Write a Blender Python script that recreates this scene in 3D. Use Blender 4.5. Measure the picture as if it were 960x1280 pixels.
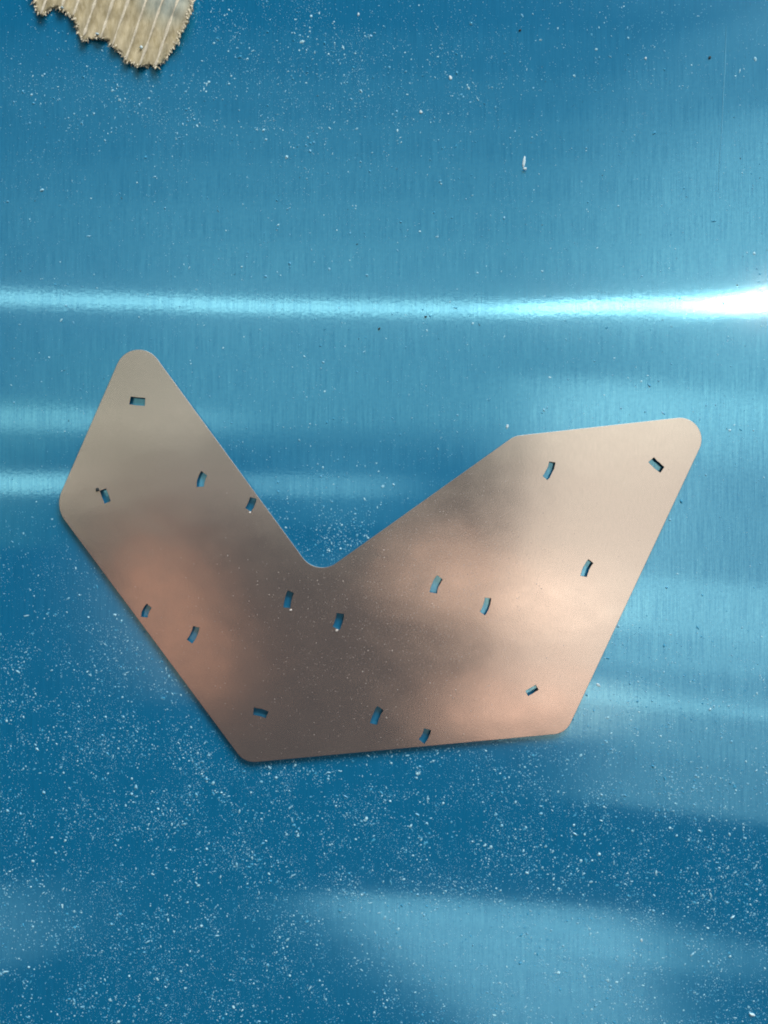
import bpy, bmesh, math, random
import numpy as np
from mathutils import Vector, noise as mnoise

random.seed(7)
rng = np.random.default_rng(11)
sc = bpy.context.scene
for o in list(bpy.data.objects):
    bpy.data.objects.remove(o)
col = sc.collection

# ------------------------------------------------------------------ camera
S = 0.0003            # metres on the sheet for one photograph pixel
H = 0.301             # camera height above the sheet
cd = bpy.data.cameras.new('camera')
cd.sensor_fit = 'VERTICAL'
cd.sensor_height = 36.0
cd.sensor_width = 27.0
cd.lens = 18.0 * H / (640 * S)
cd.clip_start = 0.01
cd.clip_end = 50
cam = bpy.data.objects.new('camera', cd)
cam.location = (0, 0, H)
col.objects.link(cam)
sc.camera = cam

# ------------------------------------------------------------------ dim room light
w = bpy.data.worlds.new('World')
sc.world = w
w.use_nodes = True
w.node_tree.nodes['Background'].inputs[0].default_value = (0.95, 0.98, 1.0, 1)
w.node_tree.nodes['Background'].inputs[1].default_value = 0.03

# ------------------------------------------------------------------ lamps
CEIL = 2.2


def lamp(px, py, wp, hp, rot, L, color=(1, 1, 1), shape='ELLIPSE', z=CEIL, spread=180):
    """An area light whose mirror image in the sheet is seen at photograph pixel px, py."""
    z += 0.015 * len(bpy.data.lights)      # hung at slightly different heights, so none lies in the plane of another
    k = S * (1 + z / H)
    a, b = wp * k, hp * k
    d = bpy.data.lights.new('lamp_or_fill_light', 'AREA')
    d.shape = shape
    d.size = a
    d.size_y = b
    area = a * b * (math.pi / 4 if shape == 'ELLIPSE' else 1)
    d.energy = L * area * math.pi
    d.color = color
    d.spread = math.radians(spread)
    o = bpy.data.objects.new('lamp_or_fill_light', d)
    o.location = ((px - 480) * k, (640 - py) * k, z)
    o.rotation_euler = (0, 0, math.radians(rot))
    col.objects.link(o)
    return o


# large fill light added high up behind the top: most of the light that falls on matt things
fill_light = lamp(1000, -700, 1500, 800, 0, 10.8, (1.0, 0.99, 0.97), 'RECTANGLE')
fill_light.rotation_euler = (-fill_light.location).to_track_quat('-Z', 'Y').to_euler()
# bright lamp at the right end of a row of tubes, whose image is the long streak
lamp(962, 375, 34, 22, 0, 85, (1.0, 0.97, 0.93))
lamp(830, 380, 330, 10, 1.6, 7.5, (1.0, 0.98, 0.96), 'RECTANGLE')
lamp(60, 373, 420, 13, -1.9, 1.9, (1.0, 0.99, 0.97), 'RECTANGLE')
lamp(480, 385, 430, 13, -0.6, 2.0, (1.0, 0.99, 0.97), 'RECTANGLE')
# weaker tubes to the left
lamp(30, 524, 460, 28, -0.5, 0.50, (1.0, 1.0, 0.97), 'RECTANGLE')
lamp(170, 605, 640, 26, -0.5, 0.45, (1.0, 1.0, 0.97), 'RECTANGLE')
lamp(-20, 604, 300, 22, -0.5, 0.75, (1.0, 1.0, 0.97), 'RECTANGLE')
# bright ceiling in the upper half: overlapping lights added to grade its reflection
for i, (t, e) in enumerate([(40, 528), (95, 535), (150, 546), (200, 558), (250, 570), (300, 585)]):
    lamp(540 + 110 * (i % 3), (t + e) / 2, 1560 - 220 * (i % 3), e - t, 0, 0.066, (0.86, 1.0, 0.94), 'RECTANGLE')
lamp(1050, 300, 700, 600, 0, 0.16, (0.95, 1.0, 1.0))
lamp(1040, 320, 480, 400, 0, 0.24, (0.95, 1.0, 1.0))
lamp(-120, 590, 340, 190, 0, 0.16, (0.75, 1.0, 0.70), 'RECTANGLE')  # added green-tinted light for the left film and the plate's olive tip
lamp(430, 612, 200, 96, 0, 0.18, (0.70, 0.95, 1.0))  # unseen cool light added to brighten the film in the notch
# bright wall opening at the right
lamp(880, 690, 470, 400, -6, 0.56, (1.0, 0.97, 0.94), 'RECTANGLE')
lamp(760, 630, 230, 320, -12, 0.26, (1.0, 0.96, 0.90))
lamp(965, 790, 500, 116, -5, 0.25, (1.0, 0.96, 0.92), 'RECTANGLE')
lamp(975, 772, 500, 70, -5, 0.17, (1.0, 0.96, 0.92), 'RECTANGLE')
lamp(1010, 965, 560, 140, -7, 0.38, (1.0, 0.96, 0.92), 'RECTANGLE')
lamp(1050, 930, 560, 80, -7, 0.11, (1.0, 0.96, 0.92), 'RECTANGLE')
lamp(620, 738, 270, 76, -14, 1.1, (1.0, 0.74, 0.62))  # orange light added for the warm wedge in the plate, not the opening
lamp(668, 884, 250, 76, 3, 1.15, (1.0, 0.68, 0.56))  # orange light added to warm the reflection at the plate's lower right
# slanting panel low in the picture, stepped strips of light added to shape its reflection
for i in range(7):
    y = 1134 + 27 * i
    l, r = 400 + 35 * i, 800 + 6 * i
    lamp((l + r) / 2, y + 6, r - l, 28, -3.5, 0.68 - 0.03 * i, (0.95, 0.98, 1.0), 'RECTANGLE')
lamp(860, 1190, 260, 50, -5, 0.28, (0.95, 0.98, 1.0))
lamp(-10, 1160, 160, 110, 0, 0.28, (0.95, 0.98, 1.0))
# warm and greenish lights added at the left to tint the plate's reflections
lamp(214, 772, 112, 230, 27, 0.50, (1.0, 0.54, 0.37))
lamp(110, 540, 200, 240, -20, 0.04, (0.7, 1.0, 0.35))

sc.view_settings.view_transform = 'Standard'
sc.view_settings.look = 'None'
sc.view_settings.exposure = 0
sc.view_settings.gamma = 1
sc.cycles.use_denoising = True
sc.cycles.max_bounces = 6
sc.cycles.sample_clamp_indirect = 5
sc.cycles.filter_width = 1.9


# ------------------------------------------------------------------ helpers
def W(px, py, z=0.0):
    f = S * (H - z) / H
    return Vector(((px - 480) * f, (640 - py) * f, z))


def link(name, verts, faces, mat, parent=None, smooth=False):
    me = bpy.data.meshes.new(name)
    me.from_pydata([tuple(v) for v in verts], [], faces)
    me.validate()
    me.update()
    if smooth:
        for p in me.polygons:
            p.use_smooth = True
    o = bpy.data.objects.new(name, me)
    me.materials.append(mat)
    col.objects.link(o)
    if parent:
        o.parent = parent
    return o


def tag(o, label=None, cat=None, group=None, kind=None):
    if label:
        o['label'] = label
    if cat:
        o['category'] = cat
    if group:
        o['group'] = group
    if kind:
        o['kind'] = kind
    return o


def empty(name, loc):
    o = bpy.data.objects.new(name, None)
    o.location = loc
    o.empty_display_size = 0.01
    col.objects.link(o)
    return o


def newmat(name):
    m = bpy.data.materials.new(name)
    m.use_nodes = True
    nt = m.node_tree
    nt.nodes.clear()
    out = nt.nodes.new('ShaderNodeOutputMaterial')
    return m, nt, out


def N(nt, kind, **kw):
    n = nt.nodes.new(kind)
    for k, v in kw.items():
        if hasattr(n, k):
            setattr(n, k, v)
        else:
            n.inputs[k.replace('_', ' ')].default_value = v
    return n


def mapped(nt, scale, kind='ShaderNodeTexNoise', **kw):
    tc = N(nt, 'ShaderNodeTexCoord')
    mp = N(nt, 'ShaderNodeMapping')
    mp.inputs['Scale'].default_value = scale
    nt.links.new(tc.outputs['Object'], mp.inputs['Vector'])
    t = N(nt, kind, **kw)
    nt.links.new(mp.outputs[0], t.inputs['Vector'])
    return t


def ramp(nt, src, p0, p1, c0, c1):
    r = N(nt, 'ShaderNodeValToRGB')
    r.color_ramp.elements[0].position = p0
    r.color_ramp.elements[1].position = p1
    r.color_ramp.elements[0].color = c0 if len(c0) == 4 else (*c0, 1)
    r.color_ramp.elements[1].color = c1 if len(c1) == 4 else (*c1, 1)
    nt.links.new(src, r.inputs[0])
    return r


def g(v):
    return (v, v, v, 1)


# ------------------------------------------------------------------ materials
def mat_sheet():
    m, nt, out = newmat('blue_film_on_brushed_metal')
    L = nt.links.new
    grain = mapped(nt, (2600, 70, 1), Scale=1.0, Detail=3.0, Roughness=0.6)
    grain2 = mapped(nt, (700, 22, 1), Scale=1.0, Detail=2.0, Roughness=0.6)
    mott = mapped(nt, (900, 700, 1), Scale=1.0, Detail=2.0, Roughness=0.6)
    wave = mapped(nt, (9, 14, 1), Scale=1.0, Detail=1.0)
    tan = N(nt, 'ShaderNodeTangent', direction_type='UV_MAP')
    tan.uv_map = 'brush'
    # colour with fine grain
    c1 = ramp(nt, grain.outputs['Fac'], 0.30, 0.70, (0.22, 0.60, 0.75), (0.40, 0.94, 1.0))
    c2 = ramp(nt, grain2.outputs['Fac'], 0.3, 0.7, g(0.90), g(1.0))
    c3 = ramp(nt, mott.outputs['Fac'], 0.3, 0.7, g(0.78), g(1.0))
    mx = N(nt, 'ShaderNodeMix', data_type='RGBA', blend_type='MULTIPLY')
    mx.inputs['Factor'].default_value = 1
    L(c1.outputs[0], mx.inputs[6]); L(c2.outputs[0], mx.inputs[7])
    mx2 = N(nt, 'ShaderNodeMix', data_type='RGBA', blend_type='MULTIPLY')
    mx2.inputs['Factor'].default_value = 1
    L(mx.outputs[2], mx2.inputs[6]); L(c3.outputs[0], mx2.inputs[7])
    # bump of the film
    b1 = N(nt, 'ShaderNodeBump', Strength=0.05, Distance=0.0001)
    L(mott.outputs['Fac'], b1.inputs['Height'])
    b2 = N(nt, 'ShaderNodeBump', Strength=0.06, Distance=0.001)
    L(wave.outputs['Fac'], b2.inputs['Height'])
    L(b1.outputs[0], b2.inputs['Normal'])
    gl = N(nt, 'ShaderNodeBsdfAnisotropic', distribution='BECKMANN', Roughness=0.105, Anisotropy=0.68, Rotation=0.25)
    L(mx2.outputs[2], gl.inputs['Color']); L(tan.outputs[0], gl.inputs['Tangent']); L(b2.outputs[0], gl.inputs['Normal'])
    gw = N(nt, 'ShaderNodeBsdfAnisotropic', Roughness=0.16, Anisotropy=0.65, Rotation=0.25)
    L(mx2.outputs[2], gw.inputs['Color']); L(tan.outputs[0], gw.inputs['Tangent']); L(b1.outputs[0], gw.inputs['Normal'])
    di = N(nt, 'ShaderNodeBsdfDiffuse', Color=(0.0, 0.22, 0.55, 1))
    dm = N(nt, 'ShaderNodeMix', data_type='RGBA', blend_type='MULTIPLY')
    dm.inputs['Factor'].default_value = 0.5
    dm.inputs[6].default_value = (0.0, 0.335, 0.74, 1)
    dg = ramp(nt, grain.outputs['Fac'], 0.3, 0.7, g(0.75), g(1.15))
    L(dg.outputs[0], dm.inputs[7]); L(dm.outputs[2], di.inputs['Color'])
    s1 = N(nt, 'ShaderNodeMixShader'); s1.inputs[0].default_value = 0.30
    L(gl.outputs[0], s1.inputs[1]); L(gw.outputs[0], s1.inputs[2])
    s2 = N(nt, 'ShaderNodeMixShader'); s2.inputs[0].default_value = 0.43
    L(s1.outputs[0], s2.inputs[1]); L(di.outputs[0], s2.inputs[2])
    co = N(nt, 'ShaderNodeBsdfAnisotropic', Color=(1, 1, 1, 1), Roughness=0.13, Anisotropy=0.0)
    s3 = N(nt, 'ShaderNodeMixShader'); s3.inputs[0].default_value = 0.03
    L(s2.outputs[0], s3.inputs[1]); L(co.outputs[0], s3.inputs[2])
    L(s3.outputs[0], out.inputs[0])
    return m


def mat_plate():
    m, nt, out = newmat('satin_warm_steel')
    L = nt.links.new
    grain = mapped(nt, (1500, 300, 1), Scale=1.0, Detail=2.0)
    sp = mapped(nt, (1500, 1500, 1), Scale=1.0, Detail=1.0)
    c = ramp(nt, grain.outputs['Fac'], 0.3, 0.7, (0.86, 0.735, 0.61), (0.90, 0.765, 0.635))
    b = N(nt, 'ShaderNodeBump', Strength=0.05, Distance=0.0001)
    L(sp.outputs['Fac'], b.inputs['Height'])
    wv = mapped(nt, (28, 36, 1), Scale=1.0, Detail=2.0, Roughness=0.5)
    b2 = N(nt, 'ShaderNodeBump', Strength=0.035, Distance=0.004)
    L(wv.outputs['Fac'], b2.inputs['Height']); L(b.outputs[0], b2.inputs['Normal'])
    b = b2
    sm = mapped(nt, (65, 90, 1), Scale=1.0, Detail=5.0, Roughness=0.6)
    rr = ramp(nt, sm.outputs['Fac'], 0.3, 0.7, g(0.15), g(0.19))
    gl = N(nt, 'ShaderNodeBsdfAnisotropic', Anisotropy=0.1, Rotation=0.25)
    L(rr.outputs[0], gl.inputs['Roughness'])
    L(c.outputs[0], gl.inputs['Color']); L(b.outputs[0], gl.inputs['Normal'])
    di = N(nt, 'ShaderNodeBsdfDiffuse', Color=(0.45, 0.395, 0.41, 1))
    s = N(nt, 'ShaderNodeMixShader'); s.inputs[0].default_value = 0.165
    L(gl.outputs[0], s.inputs[1]); L(di.outputs[0], s.inputs[2])
    L(s.outputs[0], out.inputs[0])
    return m


def mat_simple(name, color, rough=0.7, metallic=0.0, var=0.0, scale=900):
    m, nt, out = newmat(name)
    p = N(nt, 'ShaderNodeBsdfPrincipled')
    p.inputs['Roughness'].default_value = rough
    p.inputs['Metallic'].default_value = metallic
    t = mapped(nt, (scale,) * 3, Scale=1.0, Detail=2.0)
    lo = tuple(max(0, c * (1 - var)) for c in color)
    hi = tuple(min(1, c * (1 + var)) for c in color)
    r = ramp(nt, t.outputs['Fac'], 0.3, 0.7, lo, hi)
    nt.links.new(r.outputs[0], p.inputs['Base Color'])
    nt.links.new(p.outputs[0], out.inputs[0])
    return m


def mat_dust(name, c0, c1):
    m, nt, out = newmat(name)
    geo = N(nt, 'ShaderNodeNewGeometry')
    r = ramp(nt, geo.outputs['Random Per Island'], 0.35, 1.0, c0, c1)
    p = N(nt, 'ShaderNodeBsdfPrincipled')
    p.inputs['Roughness'].default_value = 0.35
    nt.links.new(r.outputs[0], p.inputs['Base Color'])
    nt.links.new(p.outputs[0], out.inputs[0])
    return m


def mat_card():
    m, nt, out = newmat('brown_card')
    L = nt.links.new
    f = mapped(nt, (900, 260, 400), Scale=1.0, Detail=4.0, Roughness=0.65)
    st = mapped(nt, (55, 40, 1), Scale=1.0, Detail=2.0)
    c = ramp(nt, f.outputs['Fac'], 0.28, 0.72, (0.38, 0.32, 0.18), (0.63, 0.56, 0.39))
    grey = ramp(nt, f.outputs['Fac'], 0.28, 0.72, (0.27, 0.34, 0.32), (0.46, 0.49, 0.42))
    tc = N(nt, 'ShaderNodeTexCoord')
    ds = N(nt, 'ShaderNodeVectorMath', operation='DISTANCE')
    ds.inputs[1].default_value = (0.0195, 0.0055, 0.003)
    L(tc.outputs['Object'], ds.inputs[0])
    ad = N(nt, 'ShaderNodeMath', operation='MULTIPLY_ADD')
    ad.inputs[1].default_value = 0.012
    L(st.outputs['Fac'], ad.inputs[0]); L(ds.outputs['Value'], ad.inputs[2])
    k = ramp(nt, ad.outputs[0], 0.010, 0.020, g(1), g(0))
    mx = N(nt, 'ShaderNodeMix', data_type='RGBA')
    L(k.outputs[0], mx.inputs['Factor']); L(c.outputs[0], mx.inputs[6]); L(grey.outputs[0], mx.inputs[7])
    b = N(nt, 'ShaderNodeBump', Strength=0.5, Distance=0.0004)
    L(f.outputs['Fac'], b.inputs['Height'])
    p = N(nt, 'ShaderNodeBsdfPrincipled')
    p.inputs['Roughness'].default_value = 0.85
    L(mx.outputs[2], p.inputs['Base Color']); L(b.outputs[0], p.inputs['Normal'])
    L(p.outputs[0], out.inputs[0])
    return m


M_sheet = mat_sheet()
M_plate = mat_plate()
M_edge = mat_simple('cut_steel_edge', (0.40, 0.37, 0.35), 0.5, 1.0, 0.15)
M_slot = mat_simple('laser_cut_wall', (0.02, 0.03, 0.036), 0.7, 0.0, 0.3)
M_burr = mat_simple('bright_burr', (0.9, 0.88, 0.85), 0.3, 0.3, 0.1)
M_white = mat_dust('pale_dust', (0.06, 0.36, 0.60), (0.50, 0.84, 0.97))
M_fine = mat_dust('powder', (0.10, 0.42, 0.68), (0.50, 0.82, 0.97))
M_pdust = mat_dust('plate_grit', (0.40, 0.34, 0.31), (0.80, 0.72, 0.65))
M_dark = mat_simple('dark_grit', (0.02, 0.03, 0.035), 0.7, 0, 0.4)
M_grit = mat_simple('dark_blue_grit', (0.02, 0.09, 0.14), 0.7, 0, 0.4)
M_card = mat_card()
M_ridge = mat_simple('pale_flute_crest', (0.72, 0.66, 0.52), 0.85, 0, 0.18, 1200)
M_fibre = mat_simple('paper_fibre', (0.70, 0.64, 0.49), 0.9, 0, 0.2)
M_chip = mat_simple('white_chip', (0.60, 0.78, 0.86), 0.4, 0, 0.1)

# ------------------------------------------------------------------ sheet
hw = 1.5
sh = link('blue_sheet',
          [(-hw, -hw, 0), (hw, -hw, 0), (hw, hw, 0), (-hw, hw, 0), (-hw, -hw, -.002), (hw, -hw, -.002), (hw, hw, -.002), (-hw, hw, -.002)],
          [(0, 1, 2, 3), (7, 6, 5, 4), (0, 4, 5, 1), (1, 5, 6, 2), (2, 6, 7, 3), (3, 7, 4, 0)], M_sheet)
uv = sh.data.uv_layers.new(name='brush')
for lp in sh.data.loops:
    v = sh.data.vertices[lp.vertex_index].co
    uv.data[lp.index].uv = (v.x, v.y)
tag(sh, 'blue protective film over brushed metal sheet under everything', kind='structure')


# ------------------------------------------------------------------ plate
def rounded(corners, seg=14):
    pts = []
    n = len(corners)
    for i in range(n):
        x, y, r = corners[i]
        p = np.array((x, y)); a = np.array(corners[i - 1][:2]); b = np.array(corners[(i + 1) % n][:2])
        u = (a - p) / np.linalg.norm(a - p); v = (b - p) / np.linalg.norm(b - p)
        th = math.acos(np.clip(u @ v, -1, 1))
        t = r / math.tan(th / 2)
        bis = (u + v) / np.linalg.norm(u + v)
        c = p + bis * r / math.sin(th / 2)
        s, e = p + u * t - c, p + v * t - c
        a0 = math.atan2(s[1], s[0]); a1 = math.atan2(e[1], e[0])
        d = (a1 - a0 + math.pi) % (2 * math.pi) - math.pi
        for k in range(seg + 1):
            q = a0 + d * k / seg
            pts.append(c + r * np.array((math.cos(q), math.sin(q))))
    return np.array(pts)


OUT = rounded([(166.9, 408.2, 29), (68.5, 633.6, 36), (305.8, 953.8, 26), (707.3, 916.4, 25), (894.9, 517, 27), (643, 545, 26), (396, 721, 30)])

# slots: two end points of the centre line, width, bulge (to the right of the direction a to b is positive), all in px
SLOTS = [
    (162.5, 500.5, 181, 502.5, 10.5, 0.5),
    (128.5, 612, 134.5, 628, 9, 0),
    (255.5, 591.5, 250.5, 608.5, 10, 2.2),
    (316.5, 622.5, 310, 637, 9, -1.5),
    (186.5, 757, 180.5, 771.5, 9, 2.0),
    (245.5, 783.5, 237, 802, 9, -1.8),
    (363.5, 739.5, 358.5, 759.5, 9, 1.2),
    (425.5, 767, 420, 785.5, 10, -1.5),
    (550, 721.5, 541.5, 741, 9.5, 2.2),
    (610, 747.5, 603, 767, 8.5, -1.8),
    (690.5, 577.5, 681.5, 597.5, 8.5, -2.0),
    (814, 574.5, 828, 587.5, 9.5, 0.8),
    (738.5, 701.5, 729.5, 720.5, 8.5, 2.0),
    (658.5, 867, 671.5, 859, 8, 0),
    (317, 889, 334, 893.5, 9.5, -1.0),
    (475.5, 885, 467, 905, 9.5, 1.6),
    (534.5, 911.5, 527, 927, 9.5, -1.6),
]


def slot_loop(ax, ay, bx, by, wd, bulge, ns=7):
    bulge *= 0.65
    wd -= 0.6
    a = np.array((ax, ay)); b = np.array((bx, by))
    d = (b - a) / np.linalg.norm(b - a)
    nrm = np.array((-d[1], d[0]))
    side1, side2 = [], []
    for k in range(ns):
        t = k / (ns - 1)
        c = a + (b - a) * t + nrm * bulge * (1 - (2 * t - 1) ** 2) * 1.0
        tg = d + nrm * bulge * (-4 * (2 * t - 1)) / np.linalg.norm(b - a)
        tg /= np.linalg.norm(tg)
        nn = np.array((-tg[1], tg[0]))
        side1.append(c + nn * wd / 2); side2.append(c - nn * wd / 2)
    r_ = np.random.default_rng(int(ax * 10))
    return np.array(side1 + side2[::-1]) + r_.normal(0, .16, (2 * ns, 2))


def ccw(p):
    a = 0.5 * np.sum(p[:, 0] * np.roll(p[:, 1], -1) - np.roll(p[:, 0], -1) * p[:, 1])
    return p if a > 0 else p[::-1]


def grow(p, d):
    p = ccw(p)
    e = np.roll(p, -1, 0) - p
    n = np.stack([e[:, 1], -e[:, 0]], 1)
    n /= np.maximum(np.linalg.norm(n, axis=1, keepdims=True), 1e-9)
    v = n + np.roll(n, 1, 0)
    v /= np.maximum(np.linalg.norm(v, axis=1, keepdims=True), 1e-9)
    return p + v * d


ZT, ZB, CH = 0.0020, 0.0001, 0.00008   # plate top, plate underside, edge break
OUT = ccw(OUT)
plate_o = W(450, 720)
plate = empty('cut_metal_plate', plate_o)
tag(plate, 'large V-shaped satin metal plate with rounded corners and small slots lying on the blue sheet', 'metal plate')


def loc(px, py, z):
    return W(px, py, z) - plate_o


def cap(loops, z, flip):
    bm = bmesh.new()
    es = []
    for lp in loops:
        vs = [bm.verts.new(loc(x, y, z)) for x, y in lp]
        es += [bm.edges.new((vs[i], vs[(i + 1) % len(vs)])) for i in range(len(vs))]
    r = bmesh.ops.triangle_fill(bm, use_beauty=True, use_dissolve=False, edges=es)
    bm.verts.index_update()
    verts = [v.co.copy() for v in bm.verts]
    faces = []
    for f in bm.faces:
        f.normal_update()
        idx = [v.index for v in f.verts]
        if (f.normal.z < 0) != flip:
            idx = idx[::-1]
        faces.append(idx)
    bm.free()
    return verts, faces


chpx = CH / S
loops_top = [grow(OUT, -chpx)] + [grow(slot_loop(*s), chpx * 0.6) for s in SLOTS]
v, f = cap(loops_top, ZT, False)
body = link('face', v, f, M_plate, plate)
# edge break and side wall of the outline
vv, ff = [], []
n = len(OUT)
rings = [(grow(OUT, -chpx), ZT), (grow(OUT, -chpx * 0.35), ZT - CH * 0.3), (OUT, ZT - CH)]
wv = [loc(x, y, ZT - CH) for x, y in OUT] + [loc(x, y, ZB) for x, y in OUT]
link('cut_edge', wv, [(i, n + i, n + (i + 1) % n, (i + 1) % n) for i in range(n)], M_slot, plate)
for lp, z in rings:
    vv += [loc(x, y, z) for x, y in lp]
for r in range(len(rings) - 1):
    for i in range(n):
        j = (i + 1) % n
        ff.append((r * n + i, r * n + j, (r + 1) * n + j, (r + 1) * n + i))
ff = [q[::-1] for q in ff]
# (pixel y runs down, so the winding is mirrored in the world)
link('rim', vv, ff, M_edge, plate, smooth=False)
v, f = cap([OUT] + [slot_loop(*s) for s in SLOTS], ZB, True)
link('underside', v, f, M_plate, plate)
for s in SLOTS:
    lp = ccw(slot_loop(*s)); m = len(lp)
    top = grow(lp, chpx * 0.6)
    vv = [loc(x, y, ZT) for x, y in top] + [loc(x, y, ZT - CH * 0.6) for x, y in lp] + [loc(x, y, ZB) for x, y in lp]
    ff = []
    for r in range(2):
        for i in range(m):
            j = (i + 1) % m
            ff.append((r * m + i, r * m + j, (r + 1) * m + j, (r + 1) * m + i))
    link('slot', vv, ff, M_slot, plate)


def chip_geo(L, wd, hgt, n=7, seed=0):
    """an irregular low chip: a rough polygon, chamfered, standing on z = 0"""
    r = random.Random(seed)
    ring = []
    for i in range(n):
        a = 2 * math.pi * i / n + r.uniform(-.25, .25)
        k = r.uniform(.72, 1.1)
        ring.append((math.cos(a) * L / 2 * k, math.sin(a) * wd / 2 * k))
    v = [(x, y, 0) for x, y in ring] + [(x * .95, y * .95, hgt * r.uniform(.45, .7)) for x, y in ring] + [(x * .55, y * .55, hgt * r.uniform(.85, 1.1)) for x, y in ring]
    f = [tuple(range(n))[::-1], tuple(range(2 * n, 3 * n))]
    for k in (0, 1):
        for i in range(n):
            j = (i + 1) % n
            f.append((k * n + i, k * n + j, (k + 1) * n + j, (k + 1) * n + i))
    return v, f


def chip(name, px, py, L, wd, ang, hgt, mat, z=0.0, parent=None, seed=1, n=7):
    v, f = chip_geo(L * S * .8, wd * S * .8, hgt * S * .7, n, seed)
    o = link(name, v, f, mat, parent)
    p = W(px, py, z)
    o.location = p - (plate_o if parent else Vector((0, 0, 0)))
    o.rotation_euler = (0, 0, math.radians(ang))
    return o


for i, (px, py, L, wd) in enumerate([(312.5, 640.5, 4.5, 3.2), (363.5, 762.5, 4.5, 4), (421, 788, 6, 3.6)]):
    chip('burr', px, py, L, wd, 20, 2.5, M_burr, ZT - .0001, plate, 30 + i)

# ------------------------------------------------------------------ torn cardboard
CO = W(150, 20)
card = empty('torn_cardboard', CO)
tag(card, 'torn tan corrugated cardboard scrap with frayed edge at the top left of the sheet', 'cardboard')
cpoly = [(40, -170), (38, -60), (40, -8), (46, 14), (52, 19), (60, 13), (70, 9), (80, 14), (90, 22), (95, 30), (97, 42), (106, 52), (112, 48), (125, 47), (133, 50), (140, 57), (150, 66), (158, 77), (165, 80),
         (172, 82), (180, 82), (187, 80), (194, 85), (203, 76), (213, 65), (222, 50), (228, 38), (236, 20), (241, 0), (246, -30), (252, -100), (256, -170)]
cp = []
for i in range(len(cpoly)):
    a = np.array(cpoly[i], float); b = np.array(cpoly[(i + 1) % len(cpoly)], float)
    m = max(1, int(np.linalg.norm(b - a) / 2.2))
    for k in range(m):
        cp.append(a + (b - a) * k / m)
cp = np.array(cp)
cp += rng.normal(0, 0.9, cp.shape)
fd = np.array((12.0, -35.0)); fd /= np.linalg.norm(fd)      # direction of the flutes
fn = np.array((-fd[1], fd[0]))                              # across them
if fn[0] < 0:
    fn = -fn
PITCH = 19.6


def across(p):
    return (np.asarray(p) - np.array((113, 20))) @ fn


def inside(poly, P):
    x, y = P[:, 0], P[:, 1]
    r = np.zeros(len(P), bool)
    j = len(poly) - 1
    for i in range(len(poly)):
        xi, yi = poly[i]; xj, yj = poly[j]
        c = ((yi > y) != (yj > y)) & (x < (xj - xi) * (y - yi) / (yj - yi + 1e-12) + xi)
        r ^= c
        j = i
    return r


def card_z(px, py):
    s = across((px, py)) / PITCH
    ph = s - math.floor(s)
    crest = max(0.0, 1 - abs((ph + .5) % 1 - .5) / .17) ** 1.0
    nz = mnoise.noise(Vector((px * .05, py * .05, 3.1)))
    base = 5.5 + 2.0 * nz + 2.5 * math.cos(2 * math.pi * s) + 1.0 * crest
    # the right-hand end lifts off the sheet
    base += 3.0 * max(0, min(1, (px - 150) / 90)) ** 2
    return base * S


bm = bmesh.new()
vs = [bm.verts.new(Vector((x, y, 0))) for x, y in cp]
es = [bm.edges.new((vs[i], vs[(i + 1) % len(vs)])) for i in range(len(vs))]
gx, gy = np.meshgrid(np.arange(30, 262, 2.5), np.arange(-175, 92, 2.5))
bmesh.ops.triangle_fill(bm, use_beauty=True, edges=es)
for k in range(6):
    le = [e for e in bm.edges if e.calc_length() > 5]
    if not le:
        break
    bmesh.ops.subdivide_edges(bm, edges=le, cuts=1, use_grid_fill=False)
    bmesh.ops.triangulate(bm, faces=bm.faces[:])
    bmesh.ops.beautify_fill(bm, faces=bm.faces[:], edges=[e for e in bm.edges if not e.is_boundary])
for v in bm.verts:
    px, py = v.co.x, v.co.y
    z = card_z(px, py)
    v.co = W(px, py, z) - CO
for f in bm.faces:
    f.normal_update()
    if f.normal.z < 0:
        f.normal_flip()
me = bpy.data.meshes.new('sheet_of_card')
bm.to_mesh(me); bm.free()
me.materials.append(M_card)
cs = bpy.data.objects.new('corrugated_layer', me)
col.objects.link(cs); cs.parent = card
md = cs.modifiers.new('thickness', 'SOLIDIFY'); md.thickness = 0.0006; md.offset = -1
for p in me.polygons:
    p.use_smooth = True
# pale crests, one strip each
for k in range(-3, 8):
    pts = []
    base = np.array((113, 20)) + fn * PITCH * k
    wob = 1.5 * math.sin(k * 2.3)
    ts = np.arange(-110, 200, 4.0)
    P = base[None] + ts[:, None] * fd[None]
    ok = inside(cp, P)
    P = P[ok]
    if len(P) < 3:
        continue
    verts, faces = [], []
    for i, q in enumerate(P):
        hwid = max(.4, 1.6 + 1.5 * mnoise.noise(Vector((q[1] * .09, k * 7.7, 0))))
        q = q + fn * (0.9 * mnoise.noise(Vector((q[1] * .05, k * 3.3, 1))) + wob)
        if i in (0, len(P) - 1):
            hwid = .4
        for sgn, up in ((-1, .2), (0, 1.4), (1, .2)):
            c = q + fn * hwid * sgn
            verts.append(W(c[0], c[1], card_z(*c) + up * S) - CO)
    for i in range(len(P) - 1):
        for j in (0, 1):
            faces.append((i * 3 + j, i * 3 + j + 1, (i + 1) * 3 + j + 1, (i + 1) * 3 + j))
    link('flute_crest', verts, faces, M_ridge, card, smooth=True)
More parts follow.
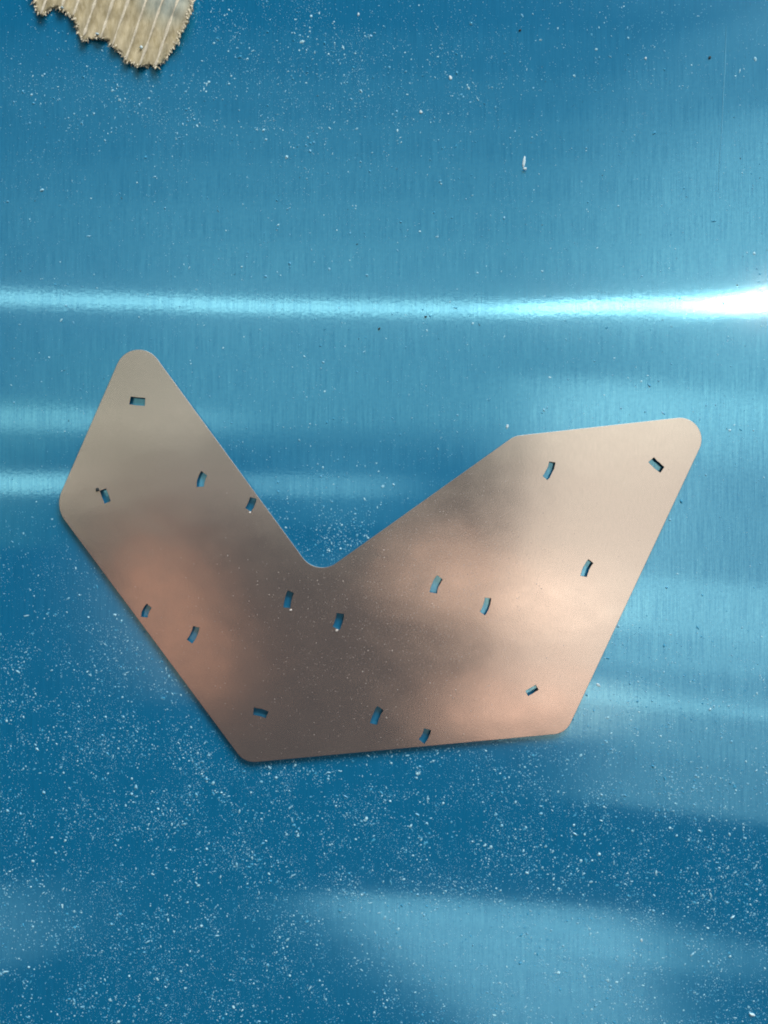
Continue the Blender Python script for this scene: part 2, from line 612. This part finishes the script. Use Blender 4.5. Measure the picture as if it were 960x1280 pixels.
# frayed fibres round the torn edge
verts, faces = [], []
cen = np.array((150, -40))
for i in range(len(cp)):
    if cp[i][1] < -60:
        continue
    for k in range(4):
        p = cp[i] + rng.normal(0, 1.0, 2)
        d = cp[(i + 1) % len(cp)] - cp[i - 1]
        o_ = np.array((-d[1], d[0])); o_ /= np.linalg.norm(o_) + 1e-9
        if o_ @ (p - cen) < 0:
            o_ = -o_
        dirn = o_ * .6 - fd * rng.uniform(.2, 1.0) + rng.normal(0, .35, 2)
        dirn /= np.linalg.norm(dirn)
        ln = rng.gamma(1.3, 1.0)
        sd = np.array((-dirn[1], dirn[0])) * rng.uniform(.5, 1.3)
        z0 = card_z(*p) - rng.uniform(0, 1.5) * S
        z1 = max(0.3 * S, z0 - rng.uniform(-1.5, 4) * S)
        b = p - dirn * 2.5
        e = p + dirn * ln
        mid = (b + e) / 2 + rng.normal(0, .4, 2)
        i0 = len(verts)
        verts += [W(*(b + sd), z0) - CO, W(*(b - sd), z0) - CO, W(*(mid + sd * .8), (z0 + z1) / 2 + .4 * S) - CO, W(*(mid - sd * .8), (z0 + z1) / 2 + .4 * S) - CO, W(*e, z1) - CO]
        faces += [(i0, i0 + 1, i0 + 3, i0 + 2), (i0 + 2, i0 + 3, i0 + 4)]
fb = link('torn_fibre', verts, faces, M_fibre, card)
fb['kind'] = 'stuff'
for i, (px, py, L, wd, lab) in enumerate([(78, 10, 5, 3.5, 'white crumb on the left end of the torn cardboard'), (122, 43, 8, 4, 'long white crumb on the frayed middle edge of the cardboard'),
                                          (177, 60, 7, 6, 'largest white crumb near the pointed tip of the cardboard')]):
    o = chip('white_crumb', px, py, L, wd, -20, 3.5, M_chip, card_z(px, py) + .2 * S, None, 60 + i)
    tag(o, lab, 'crumb', 'white crumbs on the cardboard')

# ------------------------------------------------------------------ separate bits on the sheet and plate
BITS = [
    ('dark_crumb', 122, 612, 6.5, 7, 0, 4, M_dark, ZT, 'black crumb on the plate beside the left corner slot', 'dark crumbs'),
    ('dark_crumb', 474, 411, 5, 3.5, 30, 2, M_dark, 0, 'dark crumb just below the middle of the bright streak', 'dark crumbs'),
    ('dark_crumb', 532, 396, 4.5, 3, 10, 2, M_dark, 0, 'dark crumb within the lower fringe of the bright streak', 'dark crumbs'),
    ('dark_crumb', 650, 38, 5, 4, 0, 2, M_dark, 0, 'dark crumb near the top edge of the sheet beside a white fleck', 'dark crumbs'),
    ('dark_crumb', 887, 72, 5, 5, 0, 2, M_dark, 0, 'dark crumb by the thin scratch at the top right', 'dark crumbs'),
    ('metal_sliver', 655, 203, 5.5, 20, -4, 1.6, M_chip, 0, 'pale upright sliver on the sheet above the streak', 'pale chips'),
    ('pale_chip', 656, 211, 6, 6, 0, 2, M_chip, 0.0004, 'round white chip at the foot of the pale sliver', 'pale chips'),
    ('pale_chip', 940, 1268, 11, 4.5, -10, 3, M_chip, 0, 'flat white chip in the bottom right corner', 'pale chips'),
    ('pale_chip', 526, 140, 5, 7, 15, 1.4, M_chip, 0, 'white chip alone between the top edge and the streak', 'pale chips'),
    ('pale_chip', 563, 97, 6, 7, 10, 1.4, M_chip, 0, 'white chip right of the dusty patch near the top', 'pale chips'),
    ('pale_chip', 448, 18, 4, 7, 0, 1.2, M_chip, 0, 'small white chip close to the middle of the top edge', 'pale chips'),
    ('pale_chip', 807, 73, 4.5, 4.5, 0, 1.2, M_chip, 0, 'white chip in the clean area at the top right', 'pale chips'),
    ('pale_chip', 634, 533, 5, 7, -15, 1.4, M_chip, 0, 'white chip just above the bend in the plate edge', 'pale chips'),
    ('pale_chip', 748, 856, 8, 5, -30, 1.4, M_chip, 0, 'white chip just right of the lower right plate edge', 'pale chips'),
    ('pale_chip', 802, 1175, 4.5, 6, 10, 1.2, M_chip, 0, 'white chip in the dark band low at the right', 'pale chips'),
]
for i, (nm, px, py, L, wd, ang, hg, mt, z, lab, grp) in enumerate(BITS):
    tag(chip(nm, px, py, L, wd, ang, hg, mt, z, None, 100 + i), lab, nm.split('_')[1], grp)


def scratch_strip():
    verts, faces = [], []
    pts = [(908, 30), (907, 60), (906, 90), (904, 120), (903, 150), (901, 180), (899, 210), (898, 240)]
    for i, (x, y) in enumerate(pts):
        wd = .55 if 0 < i < len(pts) - 1 else .15
        verts += [W(x - wd, y, .00002), W(x, y, .00012), W(x + wd, y, .00002)]
    for i in range(len(pts) - 1):
        for j in (0, 1):
            faces.append((i * 3 + j, (i + 1) * 3 + j, (i + 1) * 3 + j + 1, i * 3 + j + 1))
    return link('film_crease', verts, faces, M_crease)


M_crease = mat_simple('raised_film', (0.12, 0.42, 0.62), 0.4, 0, 0.1)
tag(scratch_strip(), 'thin upright pale crease in the film at the top right', 'crease')

# ------------------------------------------------------------------ dust
OUTM = grow(OUT, 1.0)
CPM = cp


def fbm(P, f, seed):
    return np.array([mnoise.fractal(Vector((x * f, y * f, seed)), .7, 2.0, 3) for x, y in P])


def blob(P, x, y, sx, sy, a):
    return a * np.exp(-((P[:, 0] - x) / sx) ** 2 - ((P[:, 1] - y) / sy) ** 2)


def sheet_density(P):
    x, y = P[:, 0], P[:, 1]
    low = np.clip((y - 700) / 260, 0, 1)
    d = 0.05 + 0.55 * low
    d += blob(P, 400, 90, 190, 110, .34) + blob(P, 130, 110, 130, 70, .30) + blob(P, 330, 20, 90, 60, .2)
    d += blob(P, 760, 60, 140, 60, .10)
    d += blob(P, 60, 840, 190, 130, .25) + blob(P, 415, 670, 70, 60, .85) + blob(P, 400, 990, 200, 70, .22)  # real notch dust, thickened to lighten it in place of reflected light
    d += blob(P, 700, 1080, 330, 60, .35) + blob(P, 850, 1230, 200, 60, .25)
    d -= blob(P, 860, 760, 140, 60, .15) + blob(P, 520, 1180, 140, 60, .22)
    return np.clip(d, 0.03, 1)


def specks(name, P, size, mat, zf):
    verts, faces = [], []
    for (x, y), s in zip(P, size):
        c = W(x, y, zf)
        a = rng.uniform(0, math.pi)
        el = 1 + rng.gamma(1.0, .35)
        ca, sa = math.cos(a), math.sin(a)
        i0 = len(verts)
        hgt = s * rng.uniform(.15, .4)
        k = rng.uniform(.7, 1.2, 5)
        for q in range(5):
            t = q * 2 * math.pi / 5
            u, v_ = math.cos(t) * s * .5 * el * k[q], math.sin(t) * s * .5 / el ** .5 * k[q]
            verts.append((c.x + u * ca - v_ * sa, c.y + u * sa + v_ * ca, zf + hgt * .15))
        verts.append((c.x + rng.normal(0, .12) * s, c.y + rng.normal(0, .12) * s, zf + hgt))
        for q in range(5):
            faces.append((i0 + q, i0 + (q + 1) % 5, i0 + 5))
    return link(name, verts, faces, mat)


P = rng.uniform((-60, -60), (1020, 1340), (210000, 2))
dn = sheet_density(P) * np.clip(0.66 + 1.3 * fbm(P, .022, 2.0), 0.14, 1.6)
keep = rng.uniform(0, 1, len(P)) < dn
P = P[keep]
P = P[~inside(OUTM, P)]
P = P[~inside(CPM, P)]
size = np.clip(rng.lognormal(math.log(0.88), .55, len(P)), .35, 4.2) * S
o = specks('dust_speck', P, size, M_white, 0.00002)
tag(o, 'fine pale dust and filings scattered over the blue film', 'dust', kind='stuff')
P = rng.uniform((-60, -60), (1020, 1340), (260000, 2))
dn = np.clip(sheet_density(P) * 1.1 + .09, 0, .8) * np.clip(0.6 + 1.3 * fbm(P, .012, 5.0), 0.12, 1.4)
P = P[rng.uniform(0, 1, len(P)) < dn]
P = P[~inside(OUTM, P)]
P = P[~inside(CPM, P)]
o = specks('dust_film', P, np.clip(rng.lognormal(math.log(.55), .25, len(P)), .3, 1.0) * S, M_fine, 0.00001)
tag(o, 'powdery haze of very fine dust on the blue film', 'dust', kind='stuff')
# a few dark grains
P = rng.uniform((-20, -20), (980, 560), (300, 2))
P = P[~inside(OUTM, P)]; P = P[~inside(CPM, P)]
P = P[rng.uniform(0, 1, len(P)) < .25 + .5 * (P[:, 0] > 600)]
o = specks('dark_grit', P, np.clip(rng.lognormal(math.log(1.0), .4, len(P)), .5, 2.4) * S, M_grit, 0.00002)
tag(o, 'fine dark grit sprinkled on the upper part of the blue film', 'grit', kind='stuff')
# grit on the plate
P = np.concatenate([rng.normal((560, 690), (75, 70), (2600, 2)), rng.normal((480, 790), (110, 80), (2200, 2)), rng.uniform((80, 440), (880, 950), (350, 2))])
P = P[inside(grow(OUT, -3), P)]
for s in SLOTS:
    P = P[~inside(grow(slot_loop(*s), 1.5), P)]
o = specks('plate_dust', P, np.clip(rng.lognormal(math.log(.5), .36, len(P)), .25, 1.8) * S, M_pdust, ZT + .00001)
tag(o, 'fine pale grit on the middle of the metal plate', 'grit', kind='stuff')
